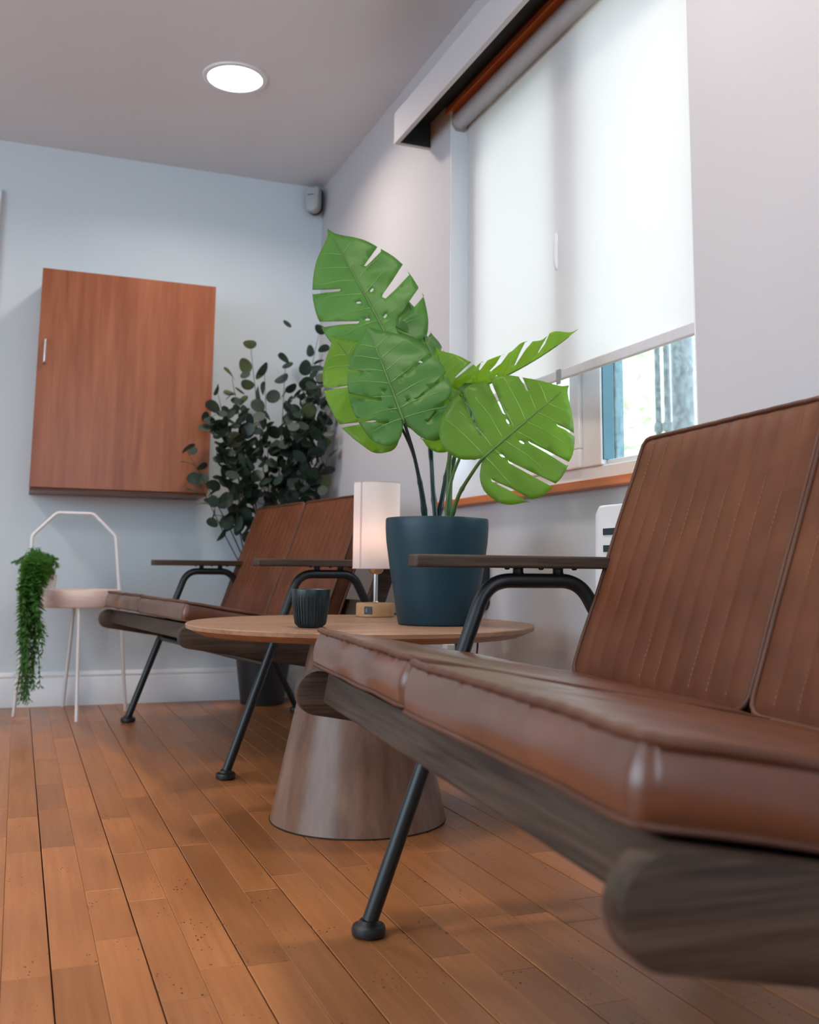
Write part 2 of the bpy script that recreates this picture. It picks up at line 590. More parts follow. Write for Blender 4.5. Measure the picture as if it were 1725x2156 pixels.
struct(box_obj('ceiling', 'ceiling', XL - .1, W + .2, YR - .1, D + .1, H, H + .1, bevel=0), 'matt off-white ceiling')
struct(box_obj('wall_back', 'wall_back', XL - .1, W + .2, D, D + .1, -.1, H, bevel=0), 'pale blue-grey back wall')
# window wall with the opening
Y0, Y1, Z0, Z1 = 1.627, 2.880, .772, 2.085
TH = .17
m = MB()
m.box(W, W + TH, YR, Y0, -.1, H)
m.box(W, W + TH, Y1, D, -.1, H)
m.box(W, W + TH, Y0, Y1, -.1, Z0)
m.box(W, W + TH, Y0, Y1, Z1, H)
struct(m.build('wall_right', 'wall_win'), 'pale grey wall around the window')
# left wall and rear wall, both outside the frame, with plain rear windows and a left opening added for sky fill
m = MB()
LY0, LY1, LZ0, LZ1 = -1.4, 2.7, .62, 2.12
m.box(XL - .1, XL, YR, LY0, -.1, H); m.box(XL - .1, XL, LY1, D, -.1, H)
m.box(XL - .1, XL, LY0, LY1, -.1, LZ0); m.box(XL - .1, XL, LY0, LY1, LZ1, H)
struct(m.build('wall_left', 'wall_win'), 'pale wall on the far side of the room')
m = MB()
edges = [XL, -2.05, -1.78, -.05, .95, W]
for i in range(5):
    if i % 2 == 0:
        m.box(edges[i], edges[i + 1], YR - .1, YR, -.1, H)
    else:
        m.box(edges[i], edges[i + 1], YR - .1, YR, -.1, .75)
        m.box(edges[i], edges[i + 1], YR - .1, YR, 2.1, H)
struct(m.build('wall_rear', 'wall_win'), 'pale wall behind the viewer')

def skirting(name, along, label):
    prof = [(0, 0), (.016, 0), (.016, .088), (.013, .094), (.013, .104), (.009, .112), (.011, .121), (.006, .132), (0, .135)]
    m = MB()
    if along == 'back':
        m.prism(prof, XL, W - .001, lambda a, b, h: (h, D - a, b))
    else:
        m.prism(prof, YR, D - .017, lambda a, b, h: (W - a, h, b))
    return struct(m.build(name, 'white', smooth=30), label)
skirting('baseboard_back', 'back', 'white moulded skirting board along the back wall')
skirting('baseboard_right', 'right', 'white moulded skirting board under the window')

# door architrave just touching the left edge of the view
t = MB().box(-.245, -.158, D - .022, D, 0, 2.13).build('trim_2', 'white', bevel=.004)
struct(t, 'white door architrave on the back wall')

# pelmet above the window
pel = thing('trim_1', (W, 2.2, 2.011), 'white painted pelmet box above the window', None, kind='structure')
PX = 1.118 - W
box_obj('front_board', 'wall_win', PX, PX + .016, -1.45, .867, 0, .111, pel, .001)
m = MB().box(PX + .016, 0, .851, .867, 0, .111)
m.build('end_return', 'wall_win', pel, bevel=.001)
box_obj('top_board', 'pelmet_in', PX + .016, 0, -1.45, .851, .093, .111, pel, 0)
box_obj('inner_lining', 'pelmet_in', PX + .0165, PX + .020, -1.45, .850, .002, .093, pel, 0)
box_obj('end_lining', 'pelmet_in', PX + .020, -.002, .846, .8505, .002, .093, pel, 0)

# ------------------------------------------------------------------ window
XF = W + .120                    # room face of the uPVC frame
win = thing('window_1', (XF, (Y0 + Y1) / 2, Z0), 'white uPVC window with one opening sash', None, kind='structure')
cy0 = (Y0 + Y1) / 2
def wb(name, mat, x0, x1, y0, y1, z0, z1, par=win, bevel=.004):
    return box_obj(name, mat, x0 - XF, x1 - XF, y0 - cy0, y1 - cy0, z0 - Z0, z1 - Z0, par, bevel, 3)
FD = .06
wb('frame_bottom', 'upvc', XF, XF + FD, Y0, Y1, Z0, Z0 + .060)
wb('frame_top', 'upvc', XF, XF + FD, Y0, Y1, Z1 - .055, Z1)
wb('frame_side', 'upvc', XF, XF + FD, Y0, Y0 + .055, Z0 + .060, Z1 - .055)
wb('frame_side', 'upvc', XF, XF + FD, Y1 - .055, Y1, Z0 + .060, Z1 - .055)
wb('mullion', 'upvc', XF - .004, XF + FD, 2.172, 2.262, Z0 + .060, Z1 - .055)
# glazing beads round the fixed light (near) and the opening sash (far)
def bead(y0, y1, z0, z1, wdt, x0, x1):
    wb('glazing_bead', 'upvc', x0, x1, y0, y1, z0, z0 + wdt)
    wb('glazing_bead', 'upvc', x0, x1, y0, y1, z1 - wdt, z1)
    wb('glazing_bead', 'upvc', x0, x1, y0, y0 + wdt, z0 + wdt, z1 - wdt)
    wb('glazing_bead', 'upvc', x0, x1, y1 - wdt, y1, z0 + wdt, z1 - wdt)
wb('glazing_bead', 'upvc', XF + .012, XF + .03, Y0 + .055, 2.172, Z0 + .060, Z0 + .074)
wb('glazing_bead', 'upvc', XF + .012, XF + .03, Y0 + .055, 2.172, Z1 - .069, Z1 - .055)
bead(2.262, Y1 - .055, Z0 + .060, Z1 - .055, .050, XF - .014, XF + .03)
wb('pane', 'glass', XF + .030, XF + .034, Y0 + .055, 2.172, Z0 + .06, Z1 - .055, bevel=0)
wb('pane', 'glass', XF + .030, XF + .034, 2.262, Y1 - .055, Z0 + .06, Z1 - .055, bevel=0)
wb('outer_reflection', 'teal_reflect', XF + .036, XF + .075, 2.187, 2.255, Z0 + .06, Z1 - .055, bevel=.002)
wb('sash_reflection', 'teal_reflect', XF + .001, XF + .062, 2.1675, 2.1725, Z0 + .074, Z1 - .069, bevel=.0005)  # strip on the mullion side, teal reflection painted into its colour
wb('sash_gasket', 'slot', XF + .034, XF + .039, 2.1660, 2.1676, Z0 + .074, Z1 - .069, bevel=0)
wb('outer_gasket', 'slot', XF + .076, XF + .082, 2.205, 2.211, Z0 + .06, Z1 - .055, bevel=0)
hd = wb('handle', 'upvc', XF - .030, XF - .014, 2.278, 2.300, 1.33, 1.40, bevel=.004)
MB().tube(spline([(-.024, 2.289 - cy0, 1.365 - Z0), (-.052, 2.289 - cy0, 1.37 - Z0), (-.060, 2.289 - cy0, 1.40 - Z0), (-.056, 2.289 - cy0, 1.47 - Z0)], 6),
          [.009] * 18 + [.007], 10).build('lever', 'upvc', hd, 60)
# painted reveal linings and wooden sill / head
wb('jamb_lining', 'white', W + .001, XF, Y1 - .006, Y1, Z0, Z1, bevel=.001)
wb('jamb_lining', 'white', W + .001, XF, Y0, Y0 + .006, Z0, Z1, bevel=.001)
wb('head_lining', 'sill', W - .006, XF, Y0, Y1 + .03, Z1 - .016, Z1 + .004, bevel=.002)
wb('head_shade_strip', 'head_shade', W - .004, W - .0005, Y0 - .55, Y1 + .03, Z1 + .0045, 2.102, bevel=0)  # dark strip, shade of the unlit wall inside the pelmet put into colour
wb('sill', 'sill', W - .028, XF, Y0 - .05, Y1 + .060, Z0 - .018, Z0 + .004, bevel=.003)

# dark gap between pelmet and head
# ------------------------------------------------------------------ roller blind
XB = W + .060
bl = thing('roller_blind', (XB, cy0, Z1 - .05), 'white roller blind drawn most of the way down the window', 'blind')
def bb(name, mat, x0, x1, y0, y1, z0, z1, bevel=0, par=bl):
    return box_obj(name, mat, x0 - XB, x1 - XB, y0 - cy0, y1 - cy0, z0 - (Z1 - .05), z1 - (Z1 - .05), par, bevel)
ZB = 1.063
bb('fabric', 'blind', XB - .0004, XB + .0004, Y0 + .008, Y1 - .008, ZB + .026, Z1 - .046)
bb('bottom_bar', 'blind_bar', XB - .006, XB + .006, Y0 + .008, Y1 - .008, ZB, ZB + .027, .003)
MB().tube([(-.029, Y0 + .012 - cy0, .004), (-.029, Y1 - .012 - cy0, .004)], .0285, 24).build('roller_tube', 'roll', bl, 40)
for yy in (Y0 + .002, Y1 - .012):
    m = MB()
    ol = [(-.056, .032), (.004, .032), (.004, -.016), (-.012, -.032), (-.044, -.032), (-.056, -.014)]
    m.prism(ol, yy - cy0, yy + .008 - cy0, lambda a, b, h: (a, h, b))
    m.build('bracket', 'grey_plastic', bl, bevel=.002)
bb('pull_tab', 'grey_plastic', XB - .010, XB - .006, 2.262, 2.282, ZB - .012, ZB + .028, .001)

# ------------------------------------------------------------------ outside
struct(MB().box(W + TH, 16, -10, 16, -.7, -.6).build('ground_outside', 'grass'), 'lawn outside the window')
pp = [(2.000, 2.685, .036, 'thick grey drainpipe outside the window, rightmost of three', 0),
      (2.015, 2.790, .011, 'slim grey pipe in the middle of three pipes outside the window', 1),
      (2.000, 2.822, .010, 'slim grey pipe farthest left of three pipes outside the window', 1)]
for px, py, pr, lab, k in pp:
    t = thing('drainpipe', (px, py, -.6), lab, 'pipe', group='pipes outside the window')
    MB().tube([(0, 0, 0), (0, 0, 3.2)], pr, 20).build('pipe', 'pipe', t, 40)
    for zc in (1.35, 1.55 + .1 * k, 2.4):
        MB().lathe([(pr + .001, -.016), (pr + .005, -.013), (pr + .005, .013), (pr + .001, .016)], 20, (0, 0, zc)).build('collar', 'pipe', t, 40)

def hedge(name, loc, rx, ry, rz, n, seed, label, size=.10):
    rg = random.Random(seed)
    t = thing(name, loc, label, 'shrub', group='shrubs outside the window')
    m = MB()
    for k in range(n):
        th, ph = rg.uniform(0, 2 * math.pi), math.acos(rg.uniform(-.6, 1))
        rr = rg.uniform(.75, 1.05)
        p = Vector((rx * rr * math.sin(ph) * math.cos(th), ry * rr * math.sin(ph) * math.sin(th), rz * (1 + .95 * rr * math.cos(ph))))
        a = Vector((rg.uniform(-1, 1), rg.uniform(-1, 1), rg.uniform(-1, 1))).normalized()
        b = a.cross(Vector((rg.uniform(-1, 1), rg.uniform(-1, 1), rg.uniform(-1, 1)))).normalized()
        s = size * rg.uniform(.6, 1.3)
        m.add([p - a * s, p + b * s * .5, p + a * s, p - b * s * .5], [(0, 1, 2, 3)])
    tag(m.build('foliage', 'hedge', t), kind='stuff')
    MB().tube([(0, 0, 0), (.05, .03, rz)], [.09, .04], 10).build('trunk', 'twig', t, 40)
hedge('garden_shrub', (5.7, 8.2, -.6), 1.6, 1.7, 2.3, 3200, 1, 'pale bushy tree in the middle of the garden view', .12)
hedge('garden_shrub', (10.2, 12.8, -.6), 2.3, 2.3, 3.4, 3600, 2, 'tall pale tree farthest away outside the window', .16)
hedge('garden_shrub', (3.2, 5.1, -.6), .85, .85, 1.25, 2200, 3, 'low pale shrub nearest the window glass', .08)

# ------------------------------------------------------------------ ceiling downlights
def downlight(x, y, label):
    t = thing('ceiling_downlight', (x, y, H), label, 'light', group='round ceiling downlights')
    MB().lathe([(.100, -.001), (.100, -.007), (.104, -.009), (.117, -.006), (.119, 0), (.1, 0)], 64, (0, 0, 0), False, False).build('trim_ring', 'white', t, 50)
    MB().lathe([(.0995, -.0005), (.0995, -.0045), (.05, -.0055), (.001, -.006)], 64, (0, 0, 0), True, True).build('diffuser', 'lamp_disc', t, 50)
    ld = bpy.data.lights.new('downlight_beam', 'AREA')
    ld.shape = 'DISK'
    ld.size = .19
    ld.energy = DOWNLIGHT_W
    ld.color = DOWNLIGHT_COL
    ld.spread = R(152)
    lo = bpy.data.objects.new('downlight_beam', ld)
    COL.objects.link(lo)
    lo.parent = t
    lo.location = (0, 0, -.012)
downlight(.639, 3.474, 'round glowing downlight in the ceiling')
downlight(.639, 1.36, 'ceiling downlight above the gap between near bench and table, out of view')
downlight(.639, -.76, 'added ceiling downlight behind the viewer on the window side')  # this and the next two are unseen lamps, added to fill the room
downlight(-1.2, 3.474, 'added ceiling downlight beyond the left edge of the view')
downlight(-1.2, 1.36, 'added ceiling downlight left of the viewer, out of view')

# ================================================================== BENCHES
V0, U0 = .27, .5535
def P(v, u, z):
    return (v - V0, U0 - u, z)
TILT = R(9.8)
cs, sn = math.cos(TILT), math.sin(TILT)
def SP(s, n):          # seat plane coordinates -> (v, z)
    return (-.10 + s * cs + n * sn, .410 - s * sn + n * cs)
BT = R(20)
def BP(h, n):          # back plane: h up the back, n out towards the sitter
    return (.345 + h * math.sin(BT) - n * math.cos(BT), .390 + h * math.cos(BT) + n * math.sin(BT))

def cushion(w, h, t, rc, nch, amp, sag=0.0, seed=0, side_bulge=.006, ndx=10):
    """cushion in local (a, b, c): a across w, b along h, c thickness; quilted face at +c. returns MB, front ring, back ring"""
    rg = random.Random(seed)
    off = Vector((rg.uniform(0, 50), rg.uniform(0, 50), 0))
    bs = []
    for k in range(7):
        bs.append(-h / 2 + rc * (1 - math.cos(k / 6 * math.pi / 2)))
    nb = 12
    for k in range(1, nb):
        bs.append(-h / 2 + rc + (h - 2 * rc) * k / nb)
    for k in range(7):
        bs.append(h / 2 - rc * (1 - math.cos((6 - k) / 6 * math.pi / 2)))
    nx = nch * ndx
    def xmax(b):
        d = abs(b) - (h / 2 - rc)
        if d <= 0:
            return w / 2
        return w / 2 - rc + math.sqrt(max(0, rc * rc - d * d))
    def face(a, b, front):
        e = min((w / 2 - abs(a)), (h / 2 - abs(b)))
        env = min(1, max(0, e / .03))
        puff = 0
        if front and amp:
            x = (a + w / 2) / w * nch
            fr = x - math.floor(x)
            puff = amp * (abs(math.sin(math.pi * fr)) ** .6 - .35)
        lo = sag * (noise.noise(Vector((a * 9, b * 9, 0)) + off))
        return t / 2 + puff * (.25 + .75 * env) + .003 * math.sin(math.pi / 2 * env) + lo
    m = MB()
    def grid(front):
        idx = []
        for b in bs:
            row = []
            xm = xmax(b)
            for i in range(nx + 1):
                a = -xm + 2 * xm * i / nx
                c = face(a, b, front)
                row.append(len(m.v))
                lo = sag * noise.noise(Vector((a * 9, b * 9, 0)) + off)
                m.v.append((a, b, c if front else -t / 2 + lo))
            idx.append(row)
        for j in range(len(bs) - 1):
            for i in range(nx):
                q = (idx[j][i], idx[j][i + 1], idx[j + 1][i + 1], idx[j + 1][i])
                m.f.append(q if front else q[::-1])
        ring = idx[0][:] + [r[-1] for r in idx[1:-1]] + idx[-1][::-1] + [r[0] for r in idx[-2:0:-1]]
        return ring
    rf = grid(True)
    rb = grid(False)
    n = len(rf)
    fr_pts = [Vector(m.v[i]) for i in rf]
    bk_pts = [Vector(m.v[i]) for i in rb]
    prev = rf
    K = 5
    for k in range(1, K + 1):
        if k == K:
            cur = rb
        else:
            s = k / K
            cur = []
            for i in range(n):
                p = fr_pts[i].lerp(bk_pts[i], s)
                q = fr_pts[(i + 1) % n] - fr_pts[i - 1]
                o2 = Vector((q.y, -q.x, 0)).normalized()
                wob = 1 + 1.2 * noise.noise(Vector((p.x * 8, p.y * 8, p.z * 8)) + off)
                p = p + o2 * side_bulge * math.sin(math.pi * s) * wob
                cur.append(len(m.v))
                m.v.append(tuple(p))
        for i in range(n):
            m.f.append((prev[i], cur[i], cur[(i + 1) % n], prev[(i + 1) % n]))
        prev = cur
    return m, fr_pts, bk_pts

def thin(pts, mind):
    out = [pts[0]]
    for p in pts[1:]:
        if (p - out[-1]).length > mind:
            out.append(p)
    return out

def outward(pts, d, dc):
    n = len(pts)
    o = []
    for i in range(n):
        q = pts[(i + 1) % n] - pts[i - 1]
        o2 = Vector((q.y, -q.x, 0)).normalized()
        o.append(pts[i] + o2 * d + Vector((0, 0, dc)))
    return o

def placed(m, fn):
    m.v = [fn(*p) for p in m.v]
    return m

def make_bench(loc, rotz, label, back_off, seat_off, seed):
    t = thing('lounge_bench', loc, label, 'bench', rotz, 'tan leather lounge benches')
    TR = .0125
    for u in (0, 1.107):
        path = fillet([P(.002, u, .022), P(.197, u, .5475), P(.368, u, .5475), P(.660, u, .022)], [0, .062, .062, 0], 10)
        fr = MB().tube(path, TR, 16).build('side_frame', 'black_metal', t, 50)
        for v in (0, .662):
            MB().lathe([(.018, 0), (.026, .003), (.027, .010), (.025, .016), (.018, .018), (.014, .024)], 24, P(v, u, 0)).build('foot', 'rubber', fr, 40)
        for v in (.253, .327):
            MB().lathe([(.012, 0), (.009, .004), (.009, .010), (.011, .012)], 16, P(v, u, .5575)).build('arm_post', 'black_metal', fr, 40)
        # armrest
        x0, y0, _ = P(.064, u + .026, 0)
        x1, y1, _ = P(.530, u - .026, 0)
        ar = box_obj('armrest', 'dark_wood_x', x0, x1, y0, y1, .5685, .5895, t, .004, 3)
        for v in (.228, .290, .352):
            MB().lathe([(.001, -.003), (.004, -.0022), (.005, 0)], 10, P(v, u + .012, .5685)).build('screw', 'black_metal', ar, 40)
    for (v, z) in ((.108, .300), (.515, .262)):
        MB().tube([P(v, .004, z), P(v, 1.103, z)], .010, 14).build('cross_tube', 'black_metal', t, 50)
    # side rails with rounded front ends
    RH = .067
    def rail(u0, u1):
        ol = []
        for k in range(13):
            a = math.pi / 2 + math.pi * k / 12
            ol.append((.006 + .033 * math.cos(a), -RH / 2 + RH / 2 * math.sin(a)))
        ol += [(.560, -RH), (.575, -RH * .75), (.575, -RH * .25), (.560, 0)]
        m = MB()
        def f(s, n, h):
            v, z = SP(s, n)
            return P(v, h, z)
        m.prism(ol, u0, u1, f)
        return m.build('side_rail', 'dark_wood_x', t, 35, bevel=.003, seg=2)
    rail(.030, .055)
    rail(1.046, 1.071)
    # stretchers
    def stretch(name, s0, s1, n0, n1):
        m = MB()
        ol = [(s0, n0), (s1, n0), (s1, n1), (s0, n1)]
        def f(s, n, h):
            v, z = SP(s, n)
            return P(v, h, z)
        m.prism(ol, .0555, 1.0455, f)
        return m.build(name, 'dark_wood_y', t, bevel=.002)
    stretch('front_stretcher', .016, .036, -.046, -.002)
    stretch('rear_stretcher', .500, .520, -.050, -.004)
    stretch('seat_deck', .040, .495, -.014, -.004)
    # back posts and rails
    for (u0, u1) in ((.030, .055), (1.046, 1.071)):
        ol = [(-.10, -.118), (-.10, -.062), (.36, -.062)]
        for k in range(1, 10):
            a = math.pi / 2 * 0 + math.pi * k / 10
            ol.append((.36 + .028 * math.sin(a), -.090 + .028 * math.cos(a)))
        ol.append((.36, -.118))
        m = MB()
        def f(hh, n, h):
            v, z = BP(hh, n)
            return P(v, h, z)
        m.prism(ol, u0, u1, f)
        m.build('back_post', 'dark_wood_x', t, 35, bevel=.003)
    for hh in (.06, .30):
        ol = [(hh, -.085), (hh + .05, -.085), (hh + .05, -.067), (hh, -.067)]
        m = MB()
        m.prism(ol, .0555, 1.0455, lambda a, n, h: P(BP(a, n)[0], h, BP(a, n)[1]))
        m.build('back_rail', 'dark_wood_y', t, bevel=.002)
    # seat cushions
    for k, (u0, u1) in enumerate(((.055, .549), (.554, 1.046))):
        u0 += seat_off; u1 += seat_off
        w, L, th = u1 - u0, .475, .050
        c, fr_, bk_ = cushion(w, L, th, .011, 15, .0055, .0028, seed + k, .0055, 8)
        lift = .002 if k == 0 else -.001
        def f(a, b, cc, um=(u0 + u1) / 2, lift=lift):
            v, z = SP(b + L / 2 - .010, cc + th / 2 + .006 + lift)
            return P(v, um - a, z)
        sc = placed(c, f).build('seat_cushion', 'leather_seat', t, 50)
        for pts, dc, pr in ((fr_, .001, .0042), (bk_, .001, .0026)):
            q = outward(thin(pts, .006), .0015, dc)
            MB().tube([f(*p) for p in q], pr, 8, closed=True).build('piping', 'piping', sc, 179)
    # back cushions
    for k, (u0, u1) in enumerate(((.062, .546), (.556, 1.040))):
        u0 += back_off; u1 += back_off
        w, L, th = u1 - u0, .430, .046
        nch = 11
        c, fr_, bk_ = cushion(w, L, th, .022, nch, .0034, .0015, seed + 10 + k, .003, 10)
        def f(a, b, cc, um=(u0 + u1) / 2):
            v, z = BP(b + L / 2 + .004, cc - th / 2)
            return P(v, um - a, z)
        bc = placed(c, f).build('back_cushion', 'leather', t, 50)
        for pts, dc in ((fr_, .001), (bk_, 0)):
            q = outward(thin(pts, .006), .0012, dc)
            MB().tube([f(*p) for p in q], .0038, 8, closed=True).build('piping', 'piping', bc, 179)
        m = MB()
        for i in range(1, nch):
            a = -w / 2 + w * i / nch + .0022
            b = -L / 2 + .016
            while b < L / 2 - .016:
                p0, p1 = f(a, b, th / 2 + .0017), f(a, b + .0048, th / 2 + .0017)
                m.tube([p0, p1], .0009, 5)
                b += .0078
        tag(m.build('stitching', 'thread', bc), kind='stuff')
    return t

def bench_root(F, a):
    a = R(a)
    u = Vector((-math.sin(a), -math.cos(a), 0))
    v = Vector((math.cos(a), -math.sin(a), 0))
    return Vector(F) + v * V0 + u * U0, -a
lc, rz = bench_root((.543, 1.555, 0), 4.8)
make_bench(lc, rz, 'near tan leather bench with quilted back, at the right edge', -.048, 0, 1)
lc, rz = bench_root((.409, 3.875, 0), -7.6)
make_bench(lc, rz, 'far tan leather bench behind the round table, by the corner plant', -.105, -.03, 5)

# ================================================================== TABLE
tb = thing('pedestal_table', (.762, 2.270, 0), 'round oak table with a solid cone pedestal', 'table')
TZ = .4385
MB().lathe([(.372, TZ - .024), (.398, TZ - .0125), (.404, TZ - .010), (.405, TZ - .002), (.4035, TZ), (.30, TZ), (.001, TZ)], 128).build('table_top', 'oak', tb, 25)
MB().lathe([(.200, .0), (.201, .003), (.200, .006), (.113, TZ - .0245)], 96).build('cone_base', 'oak_v', tb, 25)
MB().lathe([(.196, 0), (.2025, .0008), (.2025, .0028)], 96).build('base_edge', 'rubber', tb, 40)

# ribbed cup
cp = thing('ribbed_cup', (.5905, 2.100, TZ), 'dark ribbed cup on the round table, left of the lamp', 'cup')
cpz = [(.0245, 0), (.0255, .001), (.0325, .0085), (.0345, .020), (.0375, .040), (.0395, .055), (.0408, .066), (.0418, .079), (.0415, .081), (.0405, .0805), (.038, .066), (.032, .010), (.001, .008)]
def ribs(i, a):
    return .0011 * (1 if math.cos(a * 34) > 0 else -1) * (1 if 2 <= i <= 5 else 0)
MB().lathe(cpz, 272, mod=ribs).build('cup_body', 'cup', cp, 40)

# ------------------------------------------------------------------ table lamp
lm = thing('table_lamp', (.895, 2.550, TZ), 'small lamp with white linen cylinder shade and bamboo base', 'lamp')
MB().lathe([(.049, 0), (.051, .002), (.051, .033), (.049, .036), (.001, .036)], 64).build('lamp_base', 'bamboo', lm, 40)
a0 = math.atan2(-2.55, -.895) - .38
d = Vector((math.cos(a0), math.sin(a0), 0))
s_ = Vector((-d.y, d.x, 0))
def swp(a, b, h):
    p = d * (.0498 + h) + s_ * a
    return (p.x, p.y, b)
sw = MB().prism([(-.011, .008), (.011, .008), (.011, .028), (-.011, .028)], 0, .0022, swp).build('switch', 'rubber', lm, bevel=.0006)
MB().prism([(-.0055, .013), (-.0035, .013), (-.0035, .023), (-.0055, .023)], .0022, .003, swp).build('switch_mark', 'grey_plastic', sw)
MB().tube([(0, 0, .036), (0, 0, .118)], .0058, 20).build('pole', 'chrome', lm, 50)
MB().lathe([(.008, .036), (.009, .038), (.006, .041)], 20).build('collar', 'chrome', lm, 50)
MB().lathe([(.006, .112), (.014, .114), (.020, .120), (.020, .165), (.012, .17)], 24).build('socket', 'brass', lm, 50)
MB().lathe([(.004, .168), (.016, .180), (.026, .205), (.022, .228), (.004, .24)], 24).build('bulb', 'bulb', lm, 60)
sh = MB().lathe([(.0625, .126), (.0625, .357)], 96, cap0=False, cap1=False).build('lamp_shade', 'shade', lm, 179)
for z in (.127, .356):
    MB().tube([(.0625 * math.cos(k / 48 * 2 * math.pi), .0625 * math.sin(k / 48 * 2 * math.pi), z) for k in range(48)], .0012, 6, closed=True).build('rim_wire', 'shade', sh, 179)
for k in range(3):
    a = k * 2 * math.pi / 3 + .4
    MB().tube([(.019 * math.cos(a), .019 * math.sin(a), .130), (.062 * math.cos(a), .062 * math.sin(a), .130)], .001, 6).build('spider_wire', 'chrome', lm)
a1 = math.atan2(-2.55, -.895) - .72
m = MB()
sv, sf = [], []
for k, da in enumerate((-.05, .05)):
    for z in (.126, .357):
        sv.append((.0629 * math.cos(a1 + da), .0629 * math.sin(a1 + da), z))
m.add(sv, [(0, 1, 3, 2)]).build('shade_seam', 'shade_seam', sh)
# lamp flex dropping behind the table to the socket
cable = MB().tube(spline([(.948, 2.590, TZ + .005), (1.03, 2.60, TZ + .004), (1.10, 2.545, TZ + .0035), (1.139, 2.500, TZ + .004), (1.163, 2.500, TZ - .012), (1.172, 2.500, .38), (1.168, 2.50, .32), (1.17, 2.54, .20), (1.19, 2.68, .14), (1.192, 2.79, .22), (1.198, 2.803, .30)], 10), .0028, 8)
tag(cable.build('power_cord', 'rubber', None, 179), 'thin black lamp cord hanging behind the round table', 'cord')

# ------------------------------------------------------------------ monstera in its pot
mo = thing('potted_monstera', (.910, 2.165, TZ), 'tall split-leaf monstera in a dark teal pot on the table', 'plant')
MB().lathe([(.084, 0), (.088, .002), (.0905, .008), (.100, .070), (.110, .130), (.1185, .190), (.1205, .220), (.1205, .238), (.1190, .2435), (.1165, .2445), (.1140, .2430), (.1135, .225), (.001, .222)], 96).build('plant_pot', 'pot', mo, 35)
MB().lathe([(.1128, .2225), (.112, .226), (.06, .229), (.001, .231)], 48).build('soil', 'soil', mo, 60)
O = Vector((.910, 2.165, TZ))
STEMS = [([(.866, 2.138, .655), (.866, 2.138, .680), (.851, 2.123, .747), (.823, 2.095, .820), (.773, 2.034, .890)], 'stem_dark', .0052),
         ([(.874, 2.146, .655), (.874, 2.146, .681), (.861, 2.140, .748), (.831, 2.128, .834), (.782, 2.094, .899)], 'stem_dark', .0045),
         ([(.902, 2.156, .655), (.902, 2.156, .682), (.904, 2.177, .752), (.912, 2.221, .871), (.893, 2.254, .992), (.804, 2.245, 1.135)], 'stem_dark', .0058),
         ([(.913, 2.163, .655), (.913, 2.163, .683), (.933, 2.175, .765), (.953, 2.185, .858), (.941, 2.175, .967)], 'stem_dark', .0062),
         ([(.914, 2.109, .655), (.914, 2.109, .680), (.913, 2.105, .781), (.929, 2.129, .862), (.951, 2.138, .892)], 'stem_green', .0055),
         ([(.925, 2.126, .655), (.925, 2.126, .681), (.931, 2.128, .794), (.953, 2.115, .895), (.974, 2.094, .981)], 'stem_green', .0050),
         ([(.913, 2.087, .655), (.913, 2.087, .679), (.914, 2.046, .733), (.912, 1.965, .779), (.916, 1.927, .803)], 'stem_green', .0048),
         ([(.902, 2.092, .655), (.902, 2.092, .679), (.905, 2.079, .756), (.928, 2.071, .822), (.941, 2.062, .849)], 'stem_green', .0042)]
for pts, mat, rd in STEMS:
    q = spline(pts, 10)
    n = len(q)
    rad = []
    for i in range(n):
        tt = i / (n - 1)
        kn = sum(math.exp(-((tt - c) / .018) ** 2) for c in (.16, .34, .55))
        rad.append(rd * (1.15 - .45 * tt) * (1 + .28 * kn))
    MB().tube([p - O for p in q], rad, 12).build('stem', mat, mo, 179)

